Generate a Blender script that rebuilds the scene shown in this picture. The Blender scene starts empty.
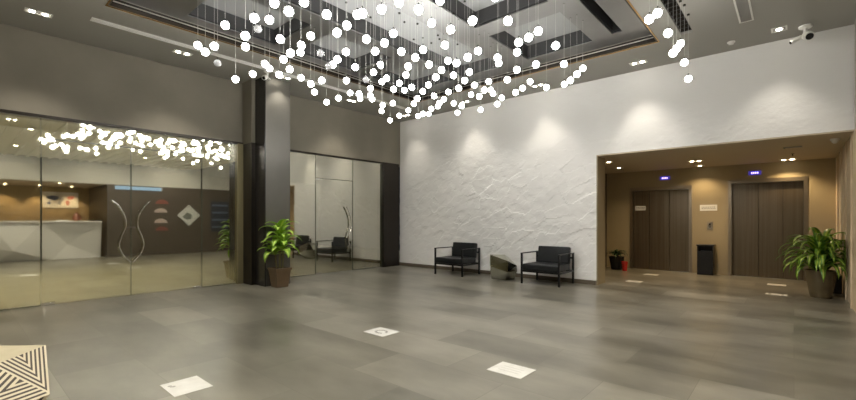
import bpy, bmesh, math, random
from mathutils import Vector, Matrix, noise
random.seed(7)
S = bpy.context.scene
COL = S.collection
PI = math.pi

# ------------------------------------------------------------ camera, world, exposure
CAMH = 1.35
cam_d = bpy.data.cameras.new('camera')
cam = bpy.data.objects.new('camera', cam_d)
COL.objects.link(cam)
cam.location = (0, 0, CAMH)
cam.rotation_euler = (PI/2, 0, math.radians(41.137))
cam_d.sensor_fit = 'HORIZONTAL'
cam_d.sensor_width = 36.0
cam_d.lens = 36.0*419/856
cam_d.shift_y = 19.5/856
cam_d.clip_start = 0.02
S.camera = cam
w = bpy.data.worlds.new('night'); S.world = w; w.use_nodes = True
w.node_tree.nodes['Background'].inputs[0].default_value = (.012, .013, .016, 1)
w.node_tree.nodes['Background'].inputs[1].default_value = 1.0
S.view_settings.view_transform = 'Standard'
S.view_settings.look = 'None'
S.view_settings.gamma = 1
S.view_settings.use_curve_mapping = False
S.view_settings.exposure = 0.45
GLOBE = 30.0        # brightness of the glass globes
SPOT = 120.0        # watts of one ceiling spot
WARM = (1.0, .74, .42)
NEUT = (1.0, .93, .80)

# ------------------------------------------------------------ helpers
def mat(name):
    m = bpy.data.materials.new(name); m.use_nodes = True
    nt = m.node_tree
    return m, nt, nt.nodes['Principled BSDF']
def simple(name, c, rough=.5, metal=0, emit=None, es=1, spec=.5):
    m, nt, b = mat(name)
    b.inputs['Base Color'].default_value = (*c, 1)
    b.inputs['Roughness'].default_value = rough
    b.inputs['Metallic'].default_value = metal
    b.inputs['Specular IOR Level'].default_value = spec
    if emit:
        b.inputs['Emission Color'].default_value = (*emit, 1)
        b.inputs['Emission Strength'].default_value = es
    return m
def N(nt, t, **k):
    n = nt.nodes.new(t)
    for a, v in k.items():
        if a[0] == 'i' and a[1:].isdigit(): n.inputs[int(a[1:])].default_value = v
        else: setattr(n, a, v)
    return n
def L(nt, a, b): nt.links.new(a, b)
def ramp(nt, fac, stops):
    r = N(nt, 'ShaderNodeValToRGB')
    while len(r.color_ramp.elements) < len(stops): r.color_ramp.elements.new(.5)
    for e, (p, c) in zip(r.color_ramp.elements, stops):
        e.position = p; e.color = (*c, 1)
    L(nt, fac, r.inputs[0]); return r.outputs[0]
def pos(nt, scale=(1,1,1), rot=(0,0,0)):
    g = N(nt, 'ShaderNodeNewGeometry'); mp = N(nt, 'ShaderNodeMapping')
    mp.inputs['Scale'].default_value = scale; mp.inputs['Rotation'].default_value = rot
    L(nt, g.outputs['Position'], mp.inputs[0]); return mp.outputs[0]
def noisy(name, c1, c2, scale=3, rough=.7, metal=0, bump=.0, stretch=(1,1,1), detail=5, bscale=None):
    m, nt, b = mat(name)
    v = pos(nt, stretch)
    n = N(nt, 'ShaderNodeTexNoise'); n.inputs['Scale'].default_value = scale; n.inputs['Detail'].default_value = detail
    L(nt, v, n.inputs[0])
    L(nt, ramp(nt, n.outputs[0], [(.3, c1), (.7, c2)]), b.inputs['Base Color'])
    b.inputs['Roughness'].default_value = rough; b.inputs['Metallic'].default_value = metal
    if bump:
        n2 = N(nt, 'ShaderNodeTexNoise'); n2.inputs['Scale'].default_value = bscale or scale*6; L(nt, v, n2.inputs[0])
        bp = N(nt, 'ShaderNodeBump'); bp.inputs['Distance'].default_value = bump
        L(nt, n2.outputs[0], bp.inputs['Height']); L(nt, bp.outputs[0], b.inputs['Normal'])
    return m

class MB:
    def __init__(s): s.bm = bmesh.new()
    def box(s, x0, x1, y0, y1, z0, z1, M=None):
        v = [s.bm.verts.new((x, y, z)) for x in (x0, x1) for y in (y0, y1) for z in (z0, z1)]
        if M: 
            for q in v: q.co = M @ q.co
        for f in ((0,1,3,2),(4,6,7,5),(0,4,5,1),(2,3,7,6),(0,2,6,4),(1,5,7,3)):
            s.bm.faces.new([v[i] for i in f])
        return s
    def bar(s, a, b, w, h=None, up=(0,0,1)):
        a, b = Vector(a), Vector(b); d = (b-a); l = d.length; d.normalize()
        u = Vector(up)
        if abs(d.dot(u)) > .95: u = Vector((0,1,0))
        r = d.cross(u).normalized(); u = r.cross(d)
        h = h or w
        M = Matrix((( r.x, d.x, u.x, a.x),( r.y, d.y, u.y, a.y),( r.z, d.z, u.z, a.z),(0,0,0,1)))
        return s.box(-w/2, w/2, 0, l, -h/2, h/2, M)
    def lathe(s, prof, c=(0,0,0), n=24, M=None):
        rings = []
        for r, z in prof:
            if r < 1e-6: ring = [s.bm.verts.new((c[0], c[1], c[2]+z))]
            else: ring = [s.bm.verts.new((c[0]+r*math.cos(2*PI*k/n), c[1]+r*math.sin(2*PI*k/n), c[2]+z)) for k in range(n)]
            if M:
                for q in ring: q.co = M @ q.co
            rings.append(ring)
        for A, B in zip(rings, rings[1:]):
            for k in range(n):
                f = [A[k % len(A)], A[(k+1) % len(A)], B[(k+1) % len(B)], B[k % len(B)]]
                f = list(dict.fromkeys(f))
                if len(f) > 2: s.bm.faces.new(f)
        for ring, rev in ((rings[0], True), (rings[-1], False)):
            if len(ring) > 2: s.bm.faces.new(ring[::-1] if rev else ring)
        return s
    def tube(s, pts, r, n=10):
        pts = [Vector(p) for p in pts]; rings = []
        for i, p in enumerate(pts):
            t = (pts[min(i+1, len(pts)-1)]-pts[max(i-1, 0)]).normalized()
            u = Vector((0,0,1)) if abs(t.z) < .9 else Vector((1,0,0))
            a = t.cross(u).normalized(); b = t.cross(a)
            rr = r[i] if isinstance(r, (list, tuple)) else r
            rings.append([s.bm.verts.new(p + rr*(a*math.cos(2*PI*k/n)+b*math.sin(2*PI*k/n))) for k in range(n)])
        for A, B in zip(rings, rings[1:]):
            for k in range(n): s.bm.faces.new((A[k], A[(k+1)%n], B[(k+1)%n], B[k]))
        s.bm.faces.new(rings[0][::-1]); s.bm.faces.new(rings[-1]); return s
    def poly(s, pts):
        s.bm.faces.new([s.bm.verts.new(p) for p in pts]); return s
    def prism(s, pts, d):
        a = [s.bm.verts.new(p) for p in pts]; b = [s.bm.verts.new(Vector(p)+Vector(d)) for p in pts]
        n = len(a)
        s.bm.faces.new(a); s.bm.faces.new(b[::-1])
        for k in range(n): s.bm.faces.new((a[k], b[k], b[(k+1)%n], a[(k+1)%n]))
        return s
    def build(s, name, m, parent=None, bevel=0, smooth=False, seg=2):
        bmesh.ops.recalc_face_normals(s.bm, faces=s.bm.faces)
        if bevel:
            bmesh.ops.bevel(s.bm, geom=s.bm.edges[:], offset=bevel, segments=seg, affect='EDGES', profile=.6)
        me = bpy.data.meshes.new(name); s.bm.to_mesh(me); s.bm.free()
        if smooth:
            for p in me.polygons: p.use_smooth = True
            try: me.set_sharp_from_angle(angle=math.radians(40))
            except Exception: pass
        me.materials.append(m)
        o = bpy.data.objects.new(name, me); COL.objects.link(o)
        if parent: o.parent = parent
        return o
def tag(o, label=None, cat=None, group=None, kind=None):
    if label: o['label'] = label
    if cat: o['category'] = cat
    if group: o['group'] = group
    if kind: o['kind'] = kind
    return o
def struct(name, mb, m, label=None, cat=None, **k):
    o = mb.build(name, m, **k); return tag(o, label, cat, kind='structure')
def empty(name, loc, rz=0):
    e = bpy.data.objects.new(name, None); COL.objects.link(e)
    e.location = loc; e.rotation_euler = (0, 0, rz); e.empty_display_size = .1; return e
def copy_tree(o, parent=None):
    c = o.copy(); COL.objects.link(c); c.parent = parent
    for ch in list(o.children): copy_tree(ch, c)
    return c
def spot(loc, tgt, watts, color, size=math.radians(75), blend=.7, rad=.03, parent=None):
    d = bpy.data.lights.new('spot_light', 'SPOT'); d.energy = watts; d.color = color
    d.spot_size = size; d.spot_blend = blend; d.shadow_soft_size = rad
    o = bpy.data.objects.new('spot_light', d); COL.objects.link(o)
    o.location = loc
    o.rotation_euler = (Vector(tgt)-Vector(loc)).to_track_quat('-Z', 'Y').to_euler()
    if parent: 
        o.parent = parent
    return o

# ------------------------------------------------------------ materials
def floor_mat():
    m, nt, b = mat('polished_stone_tiles')
    v = pos(nt)
    br = N(nt, 'ShaderNodeTexBrick'); br.offset = .5
    br.inputs['Scale'].default_value = 1.0
    br.inputs['Brick Width'].default_value = 1.2; br.inputs['Row Height'].default_value = .6
    br.inputs['Mortar Size'].default_value = .003; br.inputs['Mortar Smooth'].default_value = .1
    br.inputs['Color1'].default_value = (.0, .0, .0, 1); br.inputs['Color2'].default_value = (1, 1, 1, 1)
    br.inputs['Mortar'].default_value = (.3, .3, .3, 1); L(nt, v, br.inputs[0])
    n = N(nt, 'ShaderNodeTexNoise'); n.inputs['Scale'].default_value = .8; n.inputs['Detail'].default_value = 5; n.inputs['Roughness'].default_value = .55; n.inputs['Distortion'].default_value = .0
    v2 = pos(nt, (1, 2.2, 1), (0, 0, .35)); L(nt, v2, n.inputs[0])
    mx = N(nt, 'ShaderNodeMix', data_type='FLOAT'); mx.inputs[0].default_value = .24
    L(nt, n.outputs[0], mx.inputs[2]); L(nt, br.outputs['Color'], mx.inputs[3])
    c = ramp(nt, mx.outputs[0], [(.32, (.095, .089, .069)), (.5, (.158, .148, .117)), (.68, (.235, .220, .178))])
    mm = N(nt, 'ShaderNodeMix', data_type='RGBA'); mm.inputs[7].default_value = (.09, .08, .06, 1)
    L(nt, c, mm.inputs[6]); 
    fm = N(nt, 'ShaderNodeMath', operation='MULTIPLY', i1=.55); L(nt, br.outputs['Fac'], fm.inputs[0])
    L(nt, fm.outputs[0], mm.inputs[0])
    L(nt, mm.outputs[2], b.inputs['Base Color'])
    n2 = N(nt, 'ShaderNodeTexNoise'); n2.inputs['Scale'].default_value = 3; L(nt, v, n2.inputs[0])
    mr = N(nt, 'ShaderNodeMapRange'); mr.inputs[3].default_value = .27; mr.inputs[4].default_value = .29
    L(nt, n2.outputs[0], mr.inputs[0]); L(nt, mr.outputs[0], b.inputs['Roughness'])
    b.inputs['Specular IOR Level'].default_value = .9
    return m
M_FLOOR = floor_mat()
def rock_mat():
    m, nt, b = mat('white_cast_stone_relief')
    b.inputs['Base Color'].default_value = (.80, .785, .76, 1)
    b.inputs['Roughness'].default_value = .6
    v = pos(nt, (1, 1, 1.5), (0, .5, 0))
    n = N(nt, 'ShaderNodeTexNoise'); n.inputs['Scale'].default_value = 4; n.inputs['Detail'].default_value = 6; L(nt, v, n.inputs[0])
    bp = N(nt, 'ShaderNodeBump'); bp.inputs['Distance'].default_value = .02; bp.inputs['Strength'].default_value = .5
    L(nt, n.outputs[0], bp.inputs['Height']); L(nt, bp.outputs[0], b.inputs['Normal'])
    return m
M_ROCK = rock_mat()
M_CEIL = simple('painted_ceiling', (.35, .34, .305), .75)
M_BULK = noisy('textured_plaster', (.185, .168, .130), (.24, .218, .172), 1.1, .75, 0, .004)
M_WHITEP = noisy('pale_plaster', (.44, .43, .38), (.50, .48, .43), 1, .7)
M_BRONZE = simple('dark_bronze', (.034, .029, .024), .32, .7)
M_BRASS = simple('brass_edge', (.55, .33, .12), .25, 1)
M_TRIM = simple('bronze_mirror', (.016, .012, .008), .30, .5)
M_STEELLINE = simple('bright_metal_line', (.55, .52, .47), .4, .8)
M_SILVER = noisy('brushed_silver_panel', (.27, .268, .26), (.33, .328, .32), 1.2, .36, .95, 0)
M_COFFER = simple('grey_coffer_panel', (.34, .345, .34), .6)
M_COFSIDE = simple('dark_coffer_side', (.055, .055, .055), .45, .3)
M_COLUMN = noisy('grey_metal_cladding', (.12, .115, .10), (.145, .138, .122), 1.5, .42, .55)
M_COLDARK = simple('black_glass_cladding', (.022, .02, .018), .25)
M_LOBBY = noisy('tan_stone', (.29, .235, .14), (.34, .275, .165), 1.5, .45, 0, 0, (1, 1, .25))
M_LOBCEIL = simple('tan_ceiling_paint', (.50, .42, .30), .7)
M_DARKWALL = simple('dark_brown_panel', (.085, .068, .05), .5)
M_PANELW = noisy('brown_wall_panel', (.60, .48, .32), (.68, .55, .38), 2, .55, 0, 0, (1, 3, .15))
M_STEEL = noisy('brushed_elevator_steel', (.13, .103, .07), (.18, .145, .10), 4, .32, .85, 0, (8, 8, .1))
M_STEELF = simple('elevator_frame_steel', (.30, .25, .185), .28, .9)
M_GAP = simple('black_gap', (.01, .01, .01), .8)
M_BASE = simple('brown_stone_base', (.12, .098, .07), .35)
M_BLACK = simple('black_metal', (.012, .012, .013), .38, .4)
M_LEATHER = noisy('black_leather', (.004, .005, .006), (.008, .010, .011), 12, .42, 0, .002)
M_CHROME = simple('polished_steel', (.75, .74, .70), .12, 1)
M_WHITE = simple('white_plastic', (.78, .77, .73), .45)
M_GREY = simple('grey_plastic', (.32, .31, .29), .5)
M_DKLENS = simple('black_lens', (.01, .01, .012), .1)
M_LAMP = simple('lamp_face', (1, 1, 1), .5, 0, (1, .93, .78), 28)
M_LAMPW = simple('warm_lamp_face', (1, 1, 1), .5, 0, (1, .80, .48), 26)
M_DISP = simple('display_glow', (0, 0, 0), .3, 0, (.30, .22, 1.0), 4.0)
M_DISPB = simple('display_body', (.02, .02, .05), .2, 0, (.06, .04, .3), .6)
M_POT = noisy('brown_ceramic', (.10, .062, .030), (.14, .088, .045), 5, .4)
M_POT2 = noisy('bronze_green_ceramic', (.10, .075, .035), (.17, .13, .07), 4, .35)
M_SOIL = simple('potting_soil', (.03, .02, .012), .9)
M_RED = simple('red_plastic', (.42, .02, .015), .4)
M_STEM = simple('plant_stem', (.16, .14, .06), .6)
def leaf_mat(name, c1, c2, c3):
    m, nt, b = mat(name)
    n = N(nt, 'ShaderNodeTexNoise'); n.inputs['Scale'].default_value = 5; L(nt, pos(nt), n.inputs[0])
    uv = N(nt, 'ShaderNodeUVMap'); sp = N(nt, 'ShaderNodeSeparateXYZ'); L(nt, uv.outputs[0], sp.inputs[0])
    base = ramp(nt, n.outputs[0], [(.35, c1), (.65, c2)])
    ed = ramp(nt, sp.outputs[0], [(.30, (0,0,0)), (.45, (1,1,1)), (.55, (1,1,1)), (.70, (0,0,0))])
    mx = N(nt, 'ShaderNodeMix', data_type='RGBA'); L(nt, ed, mx.inputs[0]); L(nt, base, mx.inputs[6]); mx.inputs[7].default_value = (*c3, 1)
    L(nt, mx.outputs[2], b.inputs['Base Color']); b.inputs['Roughness'].default_value = .35
    b.inputs['Transmission Weight'].default_value = 0
    return m
M_LEAF = leaf_mat('bright_leaf', (.20, .40, .03), (.32, .55, .05), (.60, .75, .12))
M_LEAF2 = leaf_mat('mid_green_leaf', (.06, .15, .015), (.14, .30, .025), (.42, .52, .07))
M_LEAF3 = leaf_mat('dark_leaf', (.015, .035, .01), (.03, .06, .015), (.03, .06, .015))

def glass_mat():
    m = bpy.data.materials.new('mirror_tinted_glass'); m.use_nodes = True
    nt = m.node_tree; nt.nodes.clear()
    o = N(nt, 'ShaderNodeOutputMaterial')
    g = N(nt, 'ShaderNodeBsdfGlossy'); g.inputs['Color'].default_value = (.98, .96, .87, 1); g.inputs['Roughness'].default_value = .025
    t = N(nt, 'ShaderNodeBsdfTransparent'); t.inputs['Color'].default_value = (.92, .92, .82, 1)
    x = N(nt, 'ShaderNodeMixShader'); 
    lw = N(nt, 'ShaderNodeLayerWeight'); lw.inputs['Blend'].default_value = .35
    mr = N(nt, 'ShaderNodeMapRange'); mr.inputs[3].default_value = .42; mr.inputs[4].default_value = .8
    L(nt, lw.outputs['Fresnel'], mr.inputs[0]); L(nt, mr.outputs[0], x.inputs[0])
    L(nt, t.outputs[0], x.inputs[1]); L(nt, g.outputs[0], x.inputs[2]); L(nt, x.outputs[0], o.inputs[0])
    return m
M_GLASS = glass_mat()
M_GEDGE = simple('glass_edge', (.10, .11, .075), .2)
# ------------------------------------------------------------ room shell
CZ = 4.24
XL, YB = -8.8, 8.82
ZG = 2.94                      # top of the glass wall
struct('floor', MB().box(-9.05, 4.6, -5.2, 12.9, -.12, 0), M_FLOOR, 'large polished grey-brown stone tile floor of the lobby', 'floor')
# ceiling around the recess
RX0, RX1, RY0, RY1, RZ = -7.0, -1.65, 1.4, 7.6, 4.40
c = MB()
VX0, VX1, VY0, VY1 = -1.33, -1.17, 4.2, 7.55     # dark linear slot
c.box(-9.05, RX0, -5.2, 9.1, CZ, CZ+.06)
c.box(RX0, RX1, -5.2, RY0, CZ, CZ+.06); c.box(RX0, RX1, RY1, 9.1, CZ, CZ+.06)
c.box(RX1, VX0, -5.2, 9.1, CZ, CZ+.06); c.box(VX0, VX1, -5.2, VY0, CZ, CZ+.06); c.box(VX0, VX1, VY1, 9.1, CZ, CZ+.06)
c.box(VX1, 4.6, -5.2, 9.1, CZ, CZ+.06)
struct('ceiling', c, M_CEIL, 'matt grey-brown ceiling around the deep recess', 'ceiling')
# silver layer inside the recess with coffers (openings scaled to their height)
k = (RZ-CAMH)/(CZ-CAMH)
holes = [(-6.43, -5.36, 2.21, 3.52), (-6.43, -5.38, 3.88, 5.18), (-6.43, -5.28, 5.62, 6.84),
         (-5.05, -4.08, 1.75, 6.84), (-3.60, -2.44, 3.0, 5.20), (-3.60, -2.44, 5.57, 6.84), (-2.12, -1.97, 3.0, 6.76)]
holes = [tuple(round(q*k, 3) for q in h) for h in holes]
xs = sorted({RX0, RX1} | {h[0] for h in holes} | {h[1] for h in holes})
ys = sorted({RY0, RY1} | {h[2] for h in holes} | {h[3] for h in holes})
sv = MB()
for i in range(len(xs)-1):
    for j in range(len(ys)-1):
        mx_, my_ = (xs[i]+xs[i+1])/2, (ys[j]+ys[j+1])/2
        if any(h[0] < mx_ < h[1] and h[2] < my_ < h[3] for h in holes): continue
        sv.poly([(xs[i], ys[j], RZ), (xs[i], ys[j+1], RZ), (xs[i+1], ys[j+1], RZ), (xs[i+1], ys[j], RZ)])
bmesh.ops.remove_doubles(sv.bm, verts=sv.bm.verts, dist=1e-5)
sl = struct('ceiling_silver_layer', sv, M_SILVER, 'brushed silver layer inside the ceiling recess with rectangular openings', 'ceiling')
md = sl.modifiers.new('thick', 'SOLIDIFY'); md.thickness = .02; md.offset = -1
HT = 4.64
for i, h in enumerate(holes):
    e = empty('ceiling_coffer', (0, 0, 0)); tag(e, ['white coffer in the ceiling recess, front left of the row along the glass', 'white square coffer in the middle of the row along the glass wall', 'white square coffer at the far corner of the recess',
        'longest white coffer, in the middle of the recess', 'white coffer right of the long one, cut by the top of the photo', 'white square coffer at the right, near the white wall', 'narrow dark slot at the right edge of the silver recess'][i], 'ceiling', kind='structure')
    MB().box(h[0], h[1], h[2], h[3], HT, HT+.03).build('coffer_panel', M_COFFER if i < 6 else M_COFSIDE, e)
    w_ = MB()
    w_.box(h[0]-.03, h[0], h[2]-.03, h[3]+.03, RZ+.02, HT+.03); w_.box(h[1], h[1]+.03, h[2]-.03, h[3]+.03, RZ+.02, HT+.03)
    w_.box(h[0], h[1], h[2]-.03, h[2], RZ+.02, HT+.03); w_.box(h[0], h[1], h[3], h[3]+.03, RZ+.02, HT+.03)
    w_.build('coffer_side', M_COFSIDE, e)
# recess trim: bronze mirror band with two bright lines and a brass lip
tr = empty('trim_1', (0, 0, 0)); tag(tr, 'bronze mirror band lining the edge of the ceiling recess', 'trim', kind='structure')
def ring(z0, z1, off, t):
    a = MB(); x0, x1, y0, y1 = RX0-off, RX1+off, RY0-off, RY1+off
    a.box(x0-t, x0, y0-t, y1+t, z0, z1); a.box(x1, x1+t, y0-t, y1+t, z0, z1)
    a.box(x0, x1, y0-t, y0, z0, z1); a.box(x0, x1, y1, y1+t, z0, z1); return a
ring(CZ+.005, RZ+.02, 0, .02).build('mirror_band', M_TRIM, tr)
ring(CZ+.005, CZ+.05, -.035, .03).build('dark_step', M_BRONZE, tr)
ring(CZ+.085, CZ+.097, -.012, .012).build('bright_line', M_STEELLINE, tr)
ring(CZ+.135, CZ+.142, -.012, .012).build('bright_line', M_STEELLINE, tr)
ring(CZ-.004, CZ+.004, -.012, .02).build('brass_lip', M_BRASS, tr)

# left wall above the glass
struct('wall_left', MB().box(-9.05, XL, -5.2, 9.1, ZG, CZ).box(XL, -8.4, 4.1, 4.78, ZG, CZ), M_BULK, 'grey-brown textured plaster band above the glass wall', 'wall')
struct('wall_left_rear', MB().box(-9.05, XL, -5.2, -1.6, 0, ZG), M_BULK, 'plaster wall left of the glass', 'wall')
# white relief wall: real crumpled geometry
def relief(x, z):
    # overlapping slanted slabs with crisp ridges
    h = 0
    for k_, (fr, am, an) in enumerate(((2.2, .028, .30), (5.0, .018, .62))):
        u = x*math.cos(an)+z*math.sin(an); v_ = -x*math.sin(an)+z*math.cos(an)
        p = Vector((u*.8, 3.3*k_, v_*1.35))*fr
        p = p+.28*noise.noise_vector(p*.9)
        d, pt = noise.voronoi(p)
        c = pt[0]; g = noise.cell_vector(c*7.31)
        h += am*(.5+.5*((p.x-c.x)*(g.x-.5)*1.6+(p.z-c.z)*(g.z-.5)*1.6)+.35*(g.y-.5))
    h += .008*noise.noise(Vector((x*5, 1, z*5)))
    return max(.004, h)*max(.10, min(.8, (3.3-z)/1.7))
rb = bmesh.new()
def relief_patch(x0, x1, z0, z1, st=.03):
    nx, nz = int((x1-x0)/st), int((z1-z0)/st)
    g = [[rb.verts.new((x0+(x1-x0)*i/nx, YB-(relief(x0+(x1-x0)*i/nx, z0+(z1-z0)*j/nz) if 0 < i < nx or True else 0), z0+(z1-z0)*j/nz)) for j in range(nz+1)] for i in range(nx+1)]
    for i in range(nx):
        for j in range(nz): rb.faces.new((g[i][j], g[i+1][j], g[i+1][j+1], g[i][j+1]))
    b0 = [rb.verts.new((x, YB+.3, z)) for x, z in ((x0, z0), (x1, z0), (x1, z1), (x0, z1))]
    rb.faces.new(b0[::-1])
    rb.faces.new([g[i][0] for i in range(nx, -1, -1)]+[b0[0], b0[1]])
    rb.faces.new([g[i][nz] for i in range(nx+1)]+[b0[2], b0[3]])
    rb.faces.new([g[0][j] for j in range(nz+1)]+[b0[3], b0[0]])
    rb.faces.new([g[nx][j] for j in range(nz, -1, -1)]+[b0[1], b0[2]])
relief_patch(XL, -3.07, 0, CZ)
relief_patch(-3.07, 4.6, 2.68, CZ, .05)
mbr = MB(); mbr.bm = rb
wb = mbr.build('wall_back', M_ROCK); tag(wb, 'white wall of crumpled cast stone relief behind the armchairs', 'wall', kind='structure')
struct('baseboard_back', MB().box(XL+.0, -3.07, YB-.075, YB+.02, 0, .09), M_BASE, 'low brown skirting along the white relief wall', 'baseboard')
# lobby of the lifts
JX = -3.07
struct('wall_jamb', MB().box(JX-.0, JX+.02, YB-.02, 9.26, 0, 2.68).box(-4.3, JX, 9.12, 9.28, 0, 2.68), M_LOBBY, 'tan stone jamb at the left of the lift lobby opening', 'wall')
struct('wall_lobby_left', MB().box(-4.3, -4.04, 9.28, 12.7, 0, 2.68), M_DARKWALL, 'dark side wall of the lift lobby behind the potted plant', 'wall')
struct('ceiling_lobby', MB().box(-4.3, .67, YB+.3, 12.7, 2.66, 2.76).box(JX, 4.6, YB-.02, YB+.3, 2.655, 2.68), M_LOBCEIL, 'low tan ceiling over the lift lobby', 'ceiling')
EY = 12.42
ew = MB()
LX0, LX1, LZ = -3.42, -1.95, 2.22
RX_0, RX_1, RZ_ = -1.2, .23, 2.30
ew.box(-4.3, LX0, EY, EY+.35, 0, 2.66); ew.box(LX1, RX_0, EY, EY+.35, 0, 2.66); ew.box(RX_1, .9, EY, EY+.35, 0, 2.66)
ew.box(LX0, LX1, EY, EY+.35, LZ, 2.66); ew.box(RX_0, RX_1, EY, EY+.35, RZ_, 2.66)
struct('wall_lobby_back', ew, M_LOBBY, 'tan stone wall holding the two lift doors', 'wall')
def lift(name, x0, x1, z1, seams, depth, label):
    e = empty(name, ((x0+x1)/2, EY, 0)); tag(e, label, 'elevator', kind='structure')
    cx = (x0+x1)/2; X = lambda x: x-cx
    f = MB(); t = .07
    f.box(X(x0), X(x0)+t, -.02, depth, 0, z1); f.box(X(x1)-t, X(x1), -.02, depth, 0, z1); f.box(X(x0)+t, X(x1)-t, -.02, depth, z1-.09, z1)
    f.build('door_frame', M_STEELF, e)
    ed = [x0+t]+seams+[x1-t]
    for a, b in zip(ed, ed[1:]):
        MB().box(X(a)+.004, X(b)-.004, depth-.03, depth+.01, .012, z1-.095).build('door_panel', M_STEEL, e, bevel=.003)
    MB().box(X(x0)+.01, X(x1)-.01, depth+.012, depth+.03, 0, z1-.01).build('shaft_gap', M_GAP, e)
    MB().box(X(x0)+t, X(x1)-t, -.01, depth-.03, 0, .01).build('sill', M_CHROME, e)
lift('door_3', LX0, LX1, LZ, [-2.95, -2.47], .10, 'left elevator door of brown brushed steel leaves with a white sign')
lift('door_4', RX_0, RX_1, RZ_, [-.63, -.19], .16, 'right elevator door of brown brushed steel leaves behind the big potted plant')
# right wall
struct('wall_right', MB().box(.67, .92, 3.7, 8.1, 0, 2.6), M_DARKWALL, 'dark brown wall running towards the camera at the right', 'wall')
rp = MB(); rp.box(.67, .92, 8.1, EY, 0, 2.655)
struct('wall_lobby_right', rp, M_PANELW, 'tan wall panels at the right of the lift lobby', 'wall')
pv = MB()
for y in (8.14, 9.0, 9.9, 10.75, 11.6): pv.box(.645, .668, y, y+.035, 0, 2.655)
struct('trim_2', pv, M_PANELW, 'thin upright battens on the tan lobby wall', 'trim')
struct('wall_right_bulkhead', MB().box(.67, .92, -5.2, 8.1, 2.6, CZ).box(.67, .92, 8.1, YB-.06, 2.66, CZ), M_WHITEP, 'pale band above the reception opening', 'wall')
struct('ceiling_reception', MB().box(.92, 4.6, -5.2, YB-.06, 2.6, 2.7), M_LOBCEIL, 'low ceiling over the reception desk', 'ceiling')
M_WOOD = noisy('warm_wood_panelling', (.32, .24, .13), (.42, .32, .18), 3, .45, 0, 0, (1, 1, .12))
struct('wall_reception', MB().box(3.6, 3.8, -5.2, 3.9, 0, 2.6), M_WOOD, 'warm wood panelled wall behind the reception desk', 'wall')
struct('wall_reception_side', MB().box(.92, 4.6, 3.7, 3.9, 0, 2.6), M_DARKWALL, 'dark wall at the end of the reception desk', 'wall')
struct('wall_rear', MB().box(-9.05, 4.6, -5.4, -5.2, 0, CZ+.06), M_BULK, 'plaster wall behind the photographer', 'wall')

# outside, beyond the glass
M_PAVE = noisy('outdoor_paving', (.27, .25, .16), (.34, .31, .21), 1.5, .6)
struct('ground', MB().box(-19, -9.05, -8, 13, -.12, -.01), M_PAVE, 'paving outside the glass wall', 'ground')
sf = MB(); sf.box(-15.4, -9.05, -6, 5.6, 3.06, 3.12)
y = -5.9
while y < 5.5:
    sf.box(-15.4, -9.05, y, y+.05, 3.02, 3.06); y += .22
struct('ceiling_canopy', sf, simple('white_soffit', (.84, .82, .74), .7), 'pale slatted soffit outside the glass', 'ceiling')
struct('wall_outside', MB().box(-19.2, -19, -8, 13, 0, 3.2), M_DARKWALL, 'dark wall far outside the glass', 'wall')

# ------------------------------------------------------------ glass wall
def pane(mb, y0, y1, z0, z1): return mb.box(XL-.02, XL-.008, y0, y1, z0, z1)
def window(n, y0, y1, z0, z1, label):
    e = empty('window_%d' % n, (0, 0, 0)); tag(e, label, 'window', kind='structure')
    pane(MB(), y0, y1, z0, z1).build('glass_pane', M_GLASS, e)
    ed = MB()
    for yy in (y0, y1): ed.box(XL-.022, XL-.006, yy-.002, yy+.002, z0, z1)
    ed.box(XL-.022, XL-.006, y0, y1, z0-.004, z0+.004)
    ed.build('glass_edge', M_GEDGE, e); return e
window(1, -1.6, .94, .012, ZG, 'frameless tinted glass pane at the left edge of the photo')
window(2, .95, 3.29, 2.62, ZG, 'glass transom above the double door')
window(3, 3.30, 3.98, .012, ZG, 'narrow glass pane beside the dark column')
window(4, 4.86, 5.90, .012, ZG, 'glass pane between the column and the single glass door')
window(5, 5.91, 7.05, 2.37, ZG, 'glass transom above the single door')
window(6, 7.06, 8.08, .012, ZG, 'glass pane between the single door and the corner pillar')
def leaf_door(n, y0, y1, z1, hinge_low, label, handle_pts, hr):
    e = empty('door_%d' % n, (0, 0, 0)); tag(e, label, 'door', kind='structure')
    pane(MB(), y0+.006, y1-.006, .012, z1-.008).build('glass_pane', M_GLASS, e)
    ed = MB()
    for yy in (y0+.006, y1-.006): ed.box(XL-.022, XL-.006, yy-.002, yy+.002, .012, z1-.008)
    ed.box(XL-.022, XL-.006, y0, y1, z1-.012, z1-.006); ed.build('glass_edge', M_GEDGE, e)
    hy = y0 if hinge_low else y1-.16
    for z0, nm in ((0.005, 'floor_patch_fitting'), (z1-.05, 'top_patch_fitting')):
        MB().box(XL-.03, XL+.002, hy, hy+.16, z0, z0+.045).build(nm, M_CHROME, e, bevel=.004)
    for sgn in ((1,) if True else ()):
        hp = MB(); hp.tube([(XL+.055, y, z) for y, z in handle_pts], hr, 10)
        h = hp.build('handle', M_CHROME, e, smooth=True)
        iz = [handle_pts[len(handle_pts)//4], handle_pts[3*len(handle_pts)//4]]
        st = MB()
        for (yy, zz) in iz: st.tube([(XL-.02, yy, zz), (XL+.055, yy, zz)], .008, 8)
        st.build('handle_standoff', M_CHROME, h, smooth=True)
    return e
def curve(pts, n=30):
    out = []
    P = [Vector((p[0], p[1])) for p in pts]; P = [2*P[0]-P[1]]+P+[2*P[-1]-P[-2]]
    for i in range(1, len(P)-2):
        for s in range(n//(len(P)-3)):
            t = s/(n//(len(P)-3))
            a, b, c_, d = P[i-1], P[i], P[i+1], P[i+2]
            out.append(tuple(.5*((2*b)+(-a+c_)*t+(2*a-5*b+4*c_-d)*t*t+(-a+3*b-3*c_+d)*t**3)))
    out.append(tuple(P[-2])); return out
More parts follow.
